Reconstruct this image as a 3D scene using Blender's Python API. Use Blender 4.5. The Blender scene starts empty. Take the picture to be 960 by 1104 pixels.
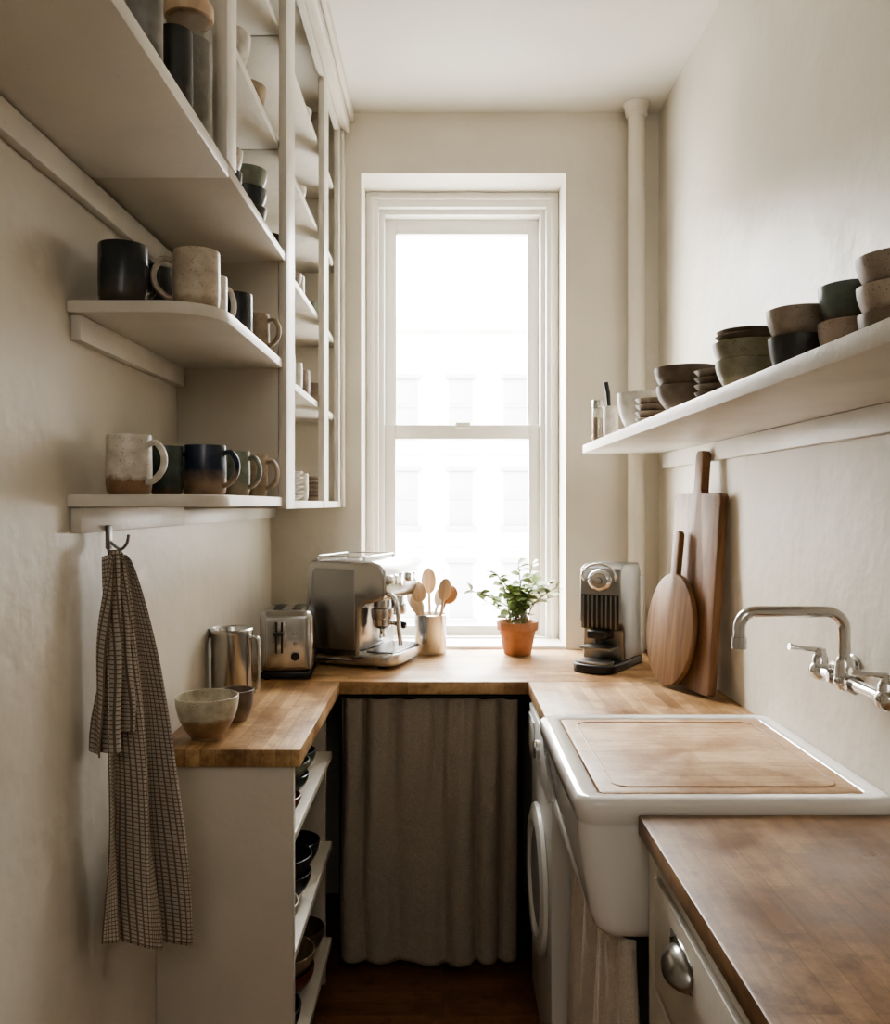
import bpy, bmesh, math, random
from mathutils import Vector, Matrix, Euler
random.seed(7)
S=bpy.context.scene
COL=S.collection
R=math.radians
try:
    S.view_settings.view_transform='AgX'; S.view_settings.look='AgX - Medium High Contrast'; S.view_settings.exposure=0.27
except Exception: pass

# ------------------------------------------------------------ geometry kit
def catmull(pts,n=6,closed=False):
    P=[Vector(p) for p in pts]; out=[]
    m=len(P)
    for i in range(m-1):
        p0=P[max(i-1,0)];p1=P[i];p2=P[i+1];p3=P[min(i+2,m-1)]
        for k in range(n):
            t=k/n
            out.append(0.5*((2*p1)+(p2-p0)*t+(2*p0-5*p1+4*p2-p3)*t*t+(3*p1-p0-3*p2+p3)*t**3))
    out.append(P[-1]); return out
def rrect(x0,x1,y0,y1,r,n=6):
    p=[]
    for cx,cy,a in ((x1-r,y1-r,0),(x0+r,y1-r,90),(x0+r,y0+r,180),(x1-r,y0+r,270)):
        for k in range(n+1):
            t=R(a+90*k/n); p.append((cx+r*math.cos(t),cy+r*math.sin(t)))
    return p

class G:
    def __init__(s): s.bm=bmesh.new()
    def merge(s,tb,mi=0,M=None):
        if M is not None: tb.transform(M)
        for f in tb.faces: f.material_index=mi
        bmesh.ops.recalc_face_normals(tb,faces=tb.faces[:])
        me=bpy.data.meshes.new('tmp'); tb.to_mesh(me); s.bm.from_mesh(me)
        bpy.data.meshes.remove(me); tb.free(); return s
    def box(s,x0,x1,y0,y1,z0,z1,bev=0.0,seg=2,mi=0,M=None):
        b=bmesh.new(); bmesh.ops.create_cube(b,size=1)
        for v in b.verts:
            v.co=Vector((x0+(v.co.x+.5)*(x1-x0),y0+(v.co.y+.5)*(y1-y0),z0+(v.co.z+.5)*(z1-z0)))
        if bev>0: bmesh.ops.bevel(b,geom=b.edges[:],offset=bev,segments=seg,affect='EDGES',profile=.5)
        return s.merge(b,mi,M)
    def loft(s,rings,mi=0,M=None):
        b=bmesh.new(); V=[[b.verts.new(p) for p in r] for r in rings]; n=len(V[0])
        for a,c in zip(V[:-1],V[1:]):
            for i in range(n):
                j=(i+1)%n; b.faces.new((a[i],a[j],c[j],c[i]))
        b.faces.new(V[0]); b.faces.new(V[-1]); return s.merge(b,mi,M)
    def lathe(s,prof,seg=36,mi=0,M=None,wob=0):
        b=bmesh.new(); rings=[]
        for r,z in prof:
            if r<1e-6: rings.append([b.verts.new((0,0,z))])
            else:
                rings.append([b.verts.new((r*(1+wob*math.sin(2*math.pi*i/seg*2+z*20)+wob*.5*math.sin(2*math.pi*i/seg*3+1))*math.cos(2*math.pi*i/seg),r*(1+wob*math.sin(2*math.pi*i/seg*2+z*20))*math.sin(2*math.pi*i/seg),z)) for i in range(seg)])
        for a,c in zip(rings[:-1],rings[1:]):
            if len(a)==1 and len(c)==1: continue
            for i in range(seg):
                j=(i+1)%seg
                if len(a)==1: b.faces.new((a[0],c[i],c[j]))
                elif len(c)==1: b.faces.new((a[i],a[j],c[0]))
                else: b.faces.new((a[i],a[j],c[j],c[i]))
        return s.merge(b,mi,M)
    def tube(s,pts,r,seg=12,mi=0,M=None,flat=1.0):
        b=bmesh.new(); P=[Vector(p) for p in pts]; n=len(P)
        rs=r if isinstance(r,(list,tuple)) else [r]*n
        T=[]
        for i in range(n):
            t=(P[min(i+1,n-1)]-P[max(i-1,0)]); T.append(t.normalized() if t.length>0 else Vector((0,0,1)))
        up=Vector((0,0,1)) if abs(T[0].z)<.9 else Vector((1,0,0))
        N=(up-T[0]*up.dot(T[0])).normalized(); rings=[]
        for i in range(n):
            N=(N-T[i]*N.dot(T[i])).normalized(); B=T[i].cross(N)
            rings.append([b.verts.new(P[i]+(N*math.cos(2*math.pi*k/seg)+B*math.sin(2*math.pi*k/seg)*flat)*rs[i]) for k in range(seg)])
        for a,c in zip(rings[:-1],rings[1:]):
            for k in range(seg):
                j=(k+1)%seg; b.faces.new((a[k],a[j],c[j],c[k]))
        b.faces.new(rings[0]); b.faces.new(rings[-1])
        return s.merge(b,mi,M)
    def ball(s,c,rad,sc=(1,1,1),mi=0,M=None,u=20,v=12):
        b=bmesh.new(); bmesh.ops.create_uvsphere(b,u_segments=u,v_segments=v,radius=rad)
        b.transform(Matrix.Translation(c)@Matrix.Diagonal((*sc,1)))
        return s.merge(b,mi,M)
    def prism(s,poly,z0,z1,bev=0,seg=2,mi=0,M=None):
        b=bmesh.new(); vs=[b.verts.new((x,y,z0)) for x,y in poly]
        f=b.faces.new(vs)
        r=bmesh.ops.extrude_face_region(b,geom=[f])
        for v in r['geom']:
            if isinstance(v,bmesh.types.BMVert): v.co.z=z1
        if bev>0:
            es=[e for e in b.edges if abs(e.verts[0].co.z-e.verts[1].co.z)<1e-6]
            bmesh.ops.bevel(b,geom=es,offset=bev,segments=seg,affect='EDGES',profile=.5)
        return s.merge(b,mi,M)
    def side(s,prof,hw,bev,seg=3,mi=0):
        b=bmesh.new(); vs=[b.verts.new((x,-hw,z)) for x,z in prof]; f=b.faces.new(vs)
        r=bmesh.ops.extrude_face_region(b,geom=[f])
        for v in r['geom']:
            if isinstance(v,bmesh.types.BMVert): v.co.y=hw
        es=[e for e in b.edges if abs(e.verts[0].co.y-e.verts[1].co.y)<1e-6]
        bmesh.ops.bevel(b,geom=es,offset=bev,segments=seg,affect='EDGES',profile=.5)
        return s.merge(b,mi)
    def mesh(s,name,angle=38):
        me=bpy.data.meshes.new(name); s.bm.to_mesh(me); s.bm.free()
        for p in me.polygons: p.use_smooth=True
        try: me.set_sharp_from_angle(angle=R(angle))
        except Exception: pass
        return me

def put(name,me,mats,parent=None,loc=(0,0,0),rot=(0,0,0),label=None,category=None,group=None,kind=None):
    o=bpy.data.objects.new(name,me)
    if me is not None:
        if isinstance(me,bpy.types.Mesh) and not me.materials:
            for m in (mats if isinstance(mats,(list,tuple)) else [mats]): me.materials.append(m)
    o.location=loc; o.rotation_euler=rot
    COL.objects.link(o)
    if parent is not None: o.parent=parent
    if label: o['label']=label
    if category: o['category']=category
    if group: o['group']=group
    if kind: o['kind']=kind
    return o
def thing(name,loc,label,category,rot=(0,0,0),group=None):
    o=put(name,None,None,None,loc,rot,label,category,group); o.empty_display_size=.05; return o
def cloth(name,fn,nu,nv,su=1,sv=1):
    me=bpy.data.meshes.new(name); vs=[];fs=[]
    for j in range(nv+1):
        for i in range(nu+1): vs.append(tuple(fn(i/nu,j/nv)))
    for j in range(nv):
        for i in range(nu):
            a=j*(nu+1)+i; fs.append((a,a+1,a+nu+2,a+nu+1))
    me.from_pydata(vs,[],fs); uv=me.uv_layers.new(name='UVMap')
    for p in me.polygons:
        p.use_smooth=True
        for li in p.loop_indices:
            vi=me.loops[li].vertex_index; uv.data[li].uv=((vi%(nu+1))/nu*su,(vi//(nu+1))/nv*sv)
    return me

# ------------------------------------------------------------ materials
def nt(name):
    m=bpy.data.materials.new(name); m.use_nodes=True; t=m.node_tree
    return m,t,t.nodes['Principled BSDF']
def N(t,ty,**k):
    n=t.nodes.new(ty)
    for a,v in k.items(): setattr(n,a,v)
    return n
def rgba(c): return (c[0],c[1],c[2],1)
def paint(name,col,rough=.55,var=.06,scale=3,bump=.15,bscale=60,metal=0,coat=0,lump=0,chips=0):
    m,t,b=nt(name); L=t.links
    tc=N(t,'ShaderNodeTexCoord'); no=N(t,'ShaderNodeTexNoise'); no.inputs['Scale'].default_value=scale; no.inputs['Detail'].default_value=5
    L.new(tc.outputs['Object'],no.inputs['Vector'])
    cr=N(t,'ShaderNodeValToRGB'); cr.color_ramp.elements[0].position=.3; cr.color_ramp.elements[1].position=.7
    cr.color_ramp.elements[0].color=rgba([c*(1-var) for c in col]); cr.color_ramp.elements[1].color=rgba([min(1,c*(1+var*.5)) for c in col])
    L.new(no.outputs['Fac'],cr.inputs['Fac']); last=cr.outputs['Color']
    if chips>0:
        nc=N(t,'ShaderNodeTexNoise'); nc.inputs['Scale'].default_value=38; nc.inputs['Detail'].default_value=7; nc.inputs['Roughness'].default_value=.7
        L.new(tc.outputs['Object'],nc.inputs['Vector'])
        cc=N(t,'ShaderNodeValToRGB'); cc.color_ramp.elements[0].position=.67; cc.color_ramp.elements[0].color=(0,0,0,1); cc.color_ramp.elements[1].position=.72; cc.color_ramp.elements[1].color=(chips,)*3+(1,)
        L.new(nc.outputs['Fac'],cc.inputs['Fac'])
        mc=N(t,'ShaderNodeMix',data_type='RGBA'); L.new(cc.outputs['Color'],mc.inputs['Factor']); L.new(last,mc.inputs[6]); mc.inputs[7].default_value=(.30,.23,.165,1); last=mc.outputs[2]
    L.new(last,b.inputs['Base Color'])
    b.inputs['Roughness'].default_value=rough; b.inputs['Metallic'].default_value=metal; b.inputs['Coat Weight'].default_value=coat
    last=None
    if lump>0:
        n3=N(t,'ShaderNodeTexNoise'); n3.inputs['Scale'].default_value=7; n3.inputs['Detail'].default_value=3
        L.new(tc.outputs['Object'],n3.inputs['Vector'])
        b3=N(t,'ShaderNodeBump'); b3.inputs['Strength'].default_value=lump; b3.inputs['Distance'].default_value=.02
        L.new(n3.outputs['Fac'],b3.inputs['Height']); last=b3
        L.new(b3.outputs['Normal'],b.inputs['Normal'])
    if bump>0:
        n2=N(t,'ShaderNodeTexNoise'); n2.inputs['Scale'].default_value=bscale; n2.inputs['Detail'].default_value=4
        L.new(tc.outputs['Object'],n2.inputs['Vector'])
        bp=N(t,'ShaderNodeBump'); bp.inputs['Strength'].default_value=bump; bp.inputs['Distance'].default_value=.004
        L.new(n2.outputs['Fac'],bp.inputs['Height'])
        if last: L.new(last.outputs['Normal'],bp.inputs['Normal'])
        L.new(bp.outputs['Normal'],b.inputs['Normal'])
    return m
def block(name,c1,c2,axis,row=.042,length=.42,rough=.42,patch=(.55,.44,.36),mort=.5,edge=(.38,.56),pscale=5.5):
    m,t,b=nt(name); L=t.links
    tc=N(t,'ShaderNodeTexCoord'); mp=N(t,'ShaderNodeMapping')
    if axis=='Y': mp.inputs['Rotation'].default_value=(0,0,R(90))
    L.new(tc.outputs['Object'],mp.inputs['Vector'])
    br=N(t,'ShaderNodeTexBrick'); br.offset=.37; br.offset_frequency=3; br.inputs['Scale'].default_value=1; br.squash=1.5; br.squash_frequency=2
    br.inputs['Color1'].default_value=rgba(c1); br.inputs['Color2'].default_value=rgba(c2); br.inputs['Mortar'].default_value=rgba([c*mort for c in c2])
    br.inputs['Mortar Size'].default_value=.0007; br.inputs['Mortar Smooth'].default_value=.5; br.inputs['Brick Width'].default_value=length; br.inputs['Row Height'].default_value=row
    L.new(mp.outputs['Vector'],br.inputs['Vector'])
    m2=N(t,'ShaderNodeMapping'); m2.inputs['Scale'].default_value=(5,60,30); L.new(mp.outputs['Vector'],m2.inputs['Vector'])
    g=N(t,'ShaderNodeTexNoise'); g.inputs['Scale'].default_value=1; g.inputs['Detail'].default_value=6; g.inputs['Distortion'].default_value=.8
    L.new(m2.outputs['Vector'],g.inputs['Vector'])
    cr=N(t,'ShaderNodeValToRGB'); cr.color_ramp.elements[0].position=.32; cr.color_ramp.elements[0].color=(.64,.56,.50,1); cr.color_ramp.elements[1].position=.6; cr.color_ramp.elements[1].color=(1,1,1,1)
    L.new(g.outputs['Fac'],cr.inputs['Fac'])
    mx=N(t,'ShaderNodeMix',data_type='RGBA',blend_type='MULTIPLY'); mx.inputs['Factor'].default_value=.6
    L.new(br.outputs['Color'],mx.inputs[6]); L.new(cr.outputs['Color'],mx.inputs[7]); last=mx.outputs[2]
    n3=None
    for sc_,ed,fac in ((pscale,edge,.9),(pscale*5,(.36,.50),.5)):
        n3_=N(t,'ShaderNodeTexNoise'); n3_.inputs['Scale'].default_value=sc_; n3_.inputs['Detail'].default_value=8; n3_.inputs['Roughness'].default_value=.72; L.new(tc.outputs['Object'],n3_.inputs['Vector'])
        if n3 is None: n3=n3_
        c3=N(t,'ShaderNodeValToRGB'); c3.color_ramp.elements[0].position=ed[0]; c3.color_ramp.elements[0].color=rgba(patch); c3.color_ramp.elements[1].position=ed[1]; c3.color_ramp.elements[1].color=(1,1,1,1)
        L.new(n3_.outputs['Fac'],c3.inputs['Fac'])
        m3=N(t,'ShaderNodeMix',data_type='RGBA',blend_type='MULTIPLY'); m3.inputs['Factor'].default_value=fac
        L.new(last,m3.inputs[6]); L.new(c3.outputs['Color'],m3.inputs[7]); last=m3.outputs[2]
    L.new(last,b.inputs['Base Color'])
    mr=N(t,'ShaderNodeMapRange'); mr.inputs['From Min'].default_value=.3; mr.inputs['From Max'].default_value=.7; mr.inputs['To Min'].default_value=rough*.65; mr.inputs['To Max'].default_value=rough*1.45
    L.new(n3.outputs['Fac'],mr.inputs['Value']); L.new(mr.outputs[0],b.inputs['Roughness'])
    bp=N(t,'ShaderNodeBump'); bp.inputs['Strength'].default_value=.3; bp.inputs['Distance'].default_value=.001
    L.new(g.outputs['Fac'],bp.inputs['Height']); L.new(bp.outputs['Normal'],b.inputs['Normal'])
    return m
def wood(name,c1,c2,sc=(4,4,60),rough=.5,scale=1.0):
    m,t,b=nt(name); L=t.links
    tc=N(t,'ShaderNodeTexCoord'); mp=N(t,'ShaderNodeMapping'); mp.inputs['Scale'].default_value=sc
    L.new(tc.outputs['Object'],mp.inputs['Vector'])
    g=N(t,'ShaderNodeTexNoise'); g.inputs['Scale'].default_value=scale; g.inputs['Detail'].default_value=6; g.inputs['Distortion'].default_value=1.2
    L.new(mp.outputs['Vector'],g.inputs['Vector'])
    cr=N(t,'ShaderNodeValToRGB'); cr.color_ramp.elements[0].position=.33; cr.color_ramp.elements[0].color=rgba(c1); cr.color_ramp.elements[1].position=.66; cr.color_ramp.elements[1].color=rgba(c2)
    L.new(g.outputs['Fac'],cr.inputs['Fac']); L.new(cr.outputs['Color'],b.inputs['Base Color']); b.inputs['Roughness'].default_value=rough
    return m
def glaze(name,top,bot,split=.4,rough=.35,speck=0,soft=.04,wob=.14):
    m,t,b=nt(name); L=t.links
    tc=N(t,'ShaderNodeTexCoord'); sp=N(t,'ShaderNodeSeparateXYZ'); L.new(tc.outputs['Generated'],sp.inputs[0])
    no=N(t,'ShaderNodeTexNoise'); no.inputs['Scale'].default_value=3.5; no.inputs['Detail'].default_value=4; L.new(tc.outputs['Generated'],no.inputs['Vector'])
    ma=N(t,'ShaderNodeMath',operation='MULTIPLY_ADD'); ma.inputs[1].default_value=wob*2; L.new(no.outputs['Fac'],ma.inputs[0]); L.new(sp.outputs['Z'],ma.inputs[2])
    cr=N(t,'ShaderNodeValToRGB'); e=cr.color_ramp.elements; s=split+wob
    e[0].position=max(0,s-soft); e[0].color=rgba(bot); e[1].position=min(1,s+soft); e[1].color=rgba(top)
    L.new(ma.outputs[0],cr.inputs['Fac']); last=cr.outputs['Color']
    for on,sc_,p0,p1,dk,f in ((speck,260,.30,.38,(.3,.22,.16,1),.8),(1,38,.36,.62,(.58,.55,.52,1),.6)):
        if not on: continue
        n2=N(t,'ShaderNodeTexNoise'); n2.inputs['Scale'].default_value=sc_; n2.inputs['Detail'].default_value=3; L.new(tc.outputs['Object'],n2.inputs['Vector'])
        c2=N(t,'ShaderNodeValToRGB'); c2.color_ramp.elements[0].position=p0; c2.color_ramp.elements[1].position=p1
        c2.color_ramp.elements[0].color=dk; c2.color_ramp.elements[1].color=(1,1,1,1)
        L.new(n2.outputs['Fac'],c2.inputs['Fac'])
        mx=N(t,'ShaderNodeMix',data_type='RGBA',blend_type='MULTIPLY'); mx.inputs['Factor'].default_value=f
        L.new(last,mx.inputs[6]); L.new(c2.outputs['Color'],mx.inputs[7]); last=mx.outputs[2]
    L.new(last,b.inputs['Base Color'])
    b.inputs['Roughness'].default_value=rough
    return m
def steel(name,col=(.62,.61,.59),rough=.28,aniso=0.0):
    m,t,b=nt(name); L=t.links
    tc=N(t,'ShaderNodeTexCoord'); g=N(t,'ShaderNodeTexNoise'); g.inputs['Scale'].default_value=9; g.inputs['Detail'].default_value=2; L.new(tc.outputs['Object'],g.inputs['Vector'])
    mr=N(t,'ShaderNodeMapRange'); mr.inputs['To Min'].default_value=rough*.9; mr.inputs['To Max'].default_value=rough*1.12
    L.new(g.outputs['Fac'],mr.inputs['Value']); L.new(mr.outputs[0],b.inputs['Roughness'])
    b.inputs['Metallic'].default_value=1; b.inputs['Base Color'].default_value=rgba(col); b.inputs['Anisotropic'].default_value=aniso
    return m
def thinglass(name,tint=(.96,.98,.97),gloss=.08):
    m=bpy.data.materials.new(name); m.use_nodes=True; t=m.node_tree; t.nodes.clear()
    o=N(t,'ShaderNodeOutputMaterial'); a=N(t,'ShaderNodeBsdfTransparent'); a.inputs[0].default_value=rgba(tint)
    g=N(t,'ShaderNodeBsdfGlossy'); g.inputs['Roughness'].default_value=.03; mx=N(t,'ShaderNodeMixShader'); mx.inputs[0].default_value=gloss
    t.links.new(a.outputs[0],mx.inputs[1]); t.links.new(g.outputs[0],mx.inputs[2]); t.links.new(mx.outputs[0],o.inputs[0]); return m
def fabric(name,c1,c2,scale=350,rough=.95,check=None,wr=.35):
    m,t,b=nt(name); L=t.links
    tc=N(t,'ShaderNodeTexCoord'); no=N(t,'ShaderNodeTexNoise'); no.inputs['Scale'].default_value=scale; no.inputs['Detail'].default_value=3
    L.new(tc.outputs['Object'],no.inputs['Vector'])
    cr=N(t,'ShaderNodeValToRGB'); cr.color_ramp.elements[0].position=.35; cr.color_ramp.elements[1].position=.65
    cr.color_ramp.elements[0].color=rgba(c1); cr.color_ramp.elements[1].color=rgba(c2); L.new(no.outputs['Fac'],cr.inputs['Fac']); last=cr.outputs['Color']
    if check:
        br=N(t,'ShaderNodeTexBrick'); br.offset=0; br.inputs['Scale'].default_value=1
        br.inputs['Brick Width'].default_value=.0075; br.inputs['Row Height'].default_value=.0075; br.inputs['Mortar Size'].default_value=.0012
        br.inputs['Mortar Smooth'].default_value=.3
        br.inputs['Color1'].default_value=(1,1,1,1); br.inputs['Color2'].default_value=(1,1,1,1); br.inputs['Mortar'].default_value=rgba(check)
        L.new(tc.outputs['UV'],br.inputs['Vector'])
        mx=N(t,'ShaderNodeMix',data_type='RGBA',blend_type='MULTIPLY'); mx.inputs['Factor'].default_value=1
        L.new(last,mx.inputs[6]); L.new(br.outputs['Color'],mx.inputs[7]); last=mx.outputs[2]
    L.new(last,b.inputs['Base Color']); b.inputs['Roughness'].default_value=rough; b.inputs['Specular IOR Level'].default_value=.15
    bp=N(t,'ShaderNodeBump'); bp.inputs['Strength'].default_value=.3; bp.inputs['Distance'].default_value=.001; L.new(no.outputs['Fac'],bp.inputs['Height'])
    n4=N(t,'ShaderNodeTexNoise'); n4.inputs['Scale'].default_value=15; n4.inputs['Detail'].default_value=4; n4.inputs['Distortion'].default_value=.5; L.new(tc.outputs['Object'],n4.inputs['Vector'])
    b4=N(t,'ShaderNodeBump'); b4.inputs['Strength'].default_value=wr; b4.inputs['Distance'].default_value=.015; L.new(n4.outputs['Fac'],b4.inputs['Height']); L.new(b4.outputs[0],bp.inputs['Normal'])
    L.new(bp.outputs[0],b.inputs['Normal'])
    return m

M_wall=paint('wall_paint',(.715,.67,.58),.42,.12,1.6,.3,35,lump=.42)
M_ceil=paint('ceiling_paint',(.78,.75,.68),.7,.04,1.2,.15,40,lump=.1)
M_trim=paint('window_paint',(.82,.80,.75),.4,.04,4,.1,50)
M_cab=paint('cabinet_paint',(.655,.61,.525),.38,.10,3,.25,45,lump=.08,chips=.3)
M_shelf=paint('shelf_paint',(.73,.695,.62),.38,.13,6,.3,60,lump=.08,chips=.55)
M_wtY=block('butcher_block_long',(.62,.43,.225),(.38,.235,.11),'Y',row=.034,length=.28,edge=(.40,.58),patch=(.48,.38,.30),mort=.6)
M_wtX=block('butcher_block_cross',(.64,.45,.245),(.43,.27,.13),'X',row=.034,length=.30,edge=(.38,.56),patch=(.53,.42,.34),mort=.6)
M_wtN=block('butcher_block_dark',(.42,.275,.145),(.29,.175,.085),'Y',row=.036,length=.30,patch=(.38,.29,.23),rough=.42,mort=.75,edge=(.41,.60),pscale=4)
M_floor=block('floor_boards',(.27,.14,.07),(.15,.075,.036),'X',row=.06,length=.9,rough=.35)
M_sboard=block('sink_board_wood',(.65,.475,.295),(.50,.345,.20),'X',row=.085,length=1.2,patch=(.66,.56,.47),mort=.8,rough=.5,edge=(.43,.58),pscale=6)
M_bwood=wood('board_wood',(.13,.065,.033),(.255,.14,.07),(30,30,3))
M_bwood2=wood('board_wood_round',(.16,.088,.045),(.31,.185,.095),(30,30,3))
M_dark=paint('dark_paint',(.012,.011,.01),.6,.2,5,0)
M_black=paint('black_plastic',(.015,.015,.016),.3,.1,5,0)
M_chrome=steel('chrome',(.68,.68,.67),.10)
M_pull=steel('dull_chrome',(.42,.42,.41),.24)
M_steel=steel('brushed_steel',(.42,.415,.405),.24,.4)
M_shiny=steel('polished_steel',(.55,.55,.545),.20,.2)
M_crock=steel('crock_steel',(.60,.61,.62),.24,.2)
M_steel2=steel('satin_steel',(.30,.297,.29),.32,.3)
M_ceramic=paint('white_ceramic',(.82,.81,.78),.12,.02,3,0,coat=.5)
M_washer=paint('white_enamel',(.74,.74,.72),.3,.02,3,0)
M_washg=paint('grey_door_plastic',(.32,.33,.34),.25,.02,3,0)
M_glass=thinglass('window_glass',(.99,.99,.99),.03)
M_jar=thinglass('jar_glass',(.93,.93,.91),.14)
M_linen=fabric('brown_linen',(.34,.29,.23),(.46,.40,.33),wr=.7)
M_linen2=fabric('light_linen',(.56,.49,.41),(.68,.61,.53),wr=.5)
M_towel=fabric('checked_cotton',(.45,.405,.35),(.56,.51,.445),check=(.38,.33,.29))
M_terra=paint('terracotta',(.42,.19,.10),.8,.25,20,.3,150)
M_soil=paint('soil',(.05,.03,.02),.95,.4,90,.8,120)
M_leaf=paint('leaf_green',(.30,.40,.16),.35,.4,30,0)
M_stem=paint('stem_green',(.24,.24,.11),.6,.2,30,0)
M_spoon=wood('spoon_wood',(.54,.38,.24),(.70,.53,.36),(30,30,3))
M_spoon2=wood('dark_spoon_wood',(.32,.15,.07),(.44,.23,.11),(30,30,3))
M_white=paint('white_plastic',(.75,.73,.69),.35,.03,3,0)
M_tank=paint('water_tank_plastic',(.50,.52,.52),.15,.03,3,0)
# glazes
g_creamspeck=glaze('cream_speckled',(.58,.51,.41),(.42,.33,.24),.2,.4,1)
g_whitebrown=glaze('white_over_brown',(.72,.68,.60),(.28,.17,.10),.28,.35,1)
g_darkgreen=glaze('dark_green',(.045,.065,.055),(.10,.07,.045),.15,.25)
g_bluebrown=glaze('blue_over_brown',(.03,.045,.08),(.28,.19,.12),.38,.22,0,.14)
g_blue=glaze('midnight_blue',(.035,.045,.055),(.08,.07,.06),.3,.25,0,.16)
g_sage=glaze('sage',(.25,.28,.22),(.32,.27,.19),.3,.3,1,.1)
g_beige=glaze('beige',(.46,.37,.26),(.34,.26,.18),.3,.4,1)
g_black=glaze('charcoal',(.04,.04,.04),(.07,.062,.055),.3,.4)
g_brown=glaze('umber',(.17,.13,.095),(.25,.18,.13),.4,.45,0,.14)
g_taupe=glaze('taupe',(.32,.26,.205),(.23,.175,.13),.4,.45,1,.12)
g_teal=glaze('teal',(.12,.155,.135),(.20,.165,.13),.35,.35,0,.14)
g_pink=glaze('pinkish_clay',(.40,.325,.26),(.24,.16,.11),.4,.45,1,.12)
g_white=glaze('white_stoneware',(.74,.71,.65),(.66,.61,.54),.2,.3)
g_olive=glaze('olive_cream',(.27,.25,.17),(.46,.40,.28),.45,.35,1,.12)
g_creambrown=glaze('cream_over_tan',(.56,.53,.42),(.33,.22,.13),.48,.3,1,.05)
g_grey=glaze('grey_stoneware',(.25,.24,.225),(.18,.17,.155),.3,.4)
g_red=glaze('oxblood',(.20,.045,.03),(.11,.035,.025),.3,.3)

# ------------------------------------------------------------ dimensions
XL,XR,YB,ZC,CZ=-.65,.815,3.15,2.947,1.47
WT=.92
def structure(name,g,mat): return put(name,g.mesh(name),mat,kind='structure',label=None)
structure('wall_left',G().box(XL-.12,XL,-2.5,YB+.35,0,ZC),M_wall)
structure('wall_right',G().box(XR,XR+.12,-2.5,YB+.35,0,ZC),M_wall)
structure('wall_rear',G().box(XL-.12,XR+.12,-2.62,-2.5,0,ZC),M_wall)
wx0,wx1,wz0,wz1=-.309,.463,.925,2.716
structure('wall_back',G().box(XL,wx0,YB,YB+.35,0,ZC).box(wx1,XR,YB,YB+.35,0,ZC).box(wx0,wx1,YB,YB+.35,wz1,ZC).box(wx0,wx1,YB,YB+.35,0,wz0-.02),M_wall)
structure('floor',G().box(XL-.12,XR+.12,-2.62,YB+.35,-.1,0),M_floor)
structure('ceiling',G().box(XL-.12,XR+.12,-2.62,YB+.35,ZC,ZC+.12),M_ceil)

# window
def ring(g,x0,x1,z0,z1,w,y0,y1,wb=None,wt=None,bev=.003):
    wb=w if wb is None else wb; wt=w if wt is None else wt
    g.box(x0,x0+w,y0,y1,z0,z1,bev); g.box(x1-w,x1,y0,y1,z0,z1,bev)
    g.box(x0+w,x1-w,y0,y1,z1-wt,z1,bev); g.box(x0+w,x1-w,y0,y1,z0,z0+wb,bev); return g
win=put('window_1',None,None,kind='structure',loc=(0,0,0))
g=G(); ring(g,wx0+.001,wx1-.001,wz0,wz1-.001,.050,YB+.185,YB+.33,wb=.012,wt=.06)
ring(g,wx0+.02,wx1-.02,wz0,wz1-.02,.014,YB+.175,YB+.2,wb=.004)
ring(g,wx0+.049,wx1-.049,wz0+.005,wz1-.06,.022,YB+.215,YB+.33,wb=.008)
put('frame',g.mesh('frame'),M_trim,win)
g=G(); ring(g,-.237,.391,1.735,2.635,.044,YB+.275,YB+.31,wb=.05,wt=.06)
put('sash',g.mesh('sash'),M_trim,win)
g=G(); ring(g,-.240,.394,.935,1.79,.046,YB+.235,YB+.27,wb=.04,wt=.058)
g.box(.05,.11,YB+.225,YB+.24,1.775,1.80,.003)
put('sash',g.mesh('sash'),M_trim,win)
put('glass',G().box(-.195,.35,YB+.292,YB+.295,1.78,2.58).mesh('glass'),M_glass,win)
put('glass',G().box(-.195,.35,YB+.251,YB+.254,.97,1.74).mesh('glass'),M_glass,win)
structure('trim_1',G().box(wx0+.001,wx1-.001,YB+.005,YB+.35,wz0-.02,wz0+.006,.003),M_trim)
g=G(); g.box(-.385,-.352,.6,YB,2.865,ZC-.001,.006).box(-.352,-.335,.6,YB,2.905,ZC-.001,.006)
structure('trim_2',g,M_cab)

# ------------------------------------------------------------ outside building
b=thing('apartment_building',(0,20,-8),'pale brick apartment building with sash windows across the street','building')
M_fac=paint('pale_brick',(.69,.68,.67),.9,.1,1.5,0)
M_fwin=paint('pale_window',(.38,.39,.395),.6,.1,2,0)
g=G(); g.box(-14,14,0,4,0,13.9); g.box(-14.2,14.2,-.12,0,13.6,14.0)
for zz in (4.4,6.75,9.1,11.3): g.box(-14,14,-.06,0,zz-.65,zz-.52)
put('facade',g.mesh('facade'),M_fac,b)
wm=G().box(-.28,.28,-.03,0,0,1.3,.01).box(-.36,.36,-.10,0,-.12,0,.01).box(-.36,.36,-.08,0,1.3,1.42,.01).box(-.28,.28,-.05,-.02,.62,.68).mesh('window')
for r_ in range(4):
    for c_ in range(-2,4):
        put('window',wm,M_fwin,b,loc=(.42+c_*1.31,0,4.55+r_*2.2))

# ------------------------------------------------------------ worktops
g=G()
g.box(XL,-.32,1.867,2.58,WT-.04,WT,.003,mi=0)
g.box(XL,XR,2.5805,YB,WT-.04,WT,.003,mi=1)
g.box(.264,XR,2.096,2.58,WT-.04,WT,.003,mi=0)
put('worktop',g.mesh('worktop'),[M_wtY,M_wtX],label='oiled butcher-block worktop wrapping around three sides beneath the window',category='worktop')
put('worktop',G().box(.345,XR,.35,1.478,WT-.036,WT,.004).mesh('worktop'),M_wtN,label='darker worn butcher-block worktop beside the ceramic sink',category='worktop')

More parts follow.
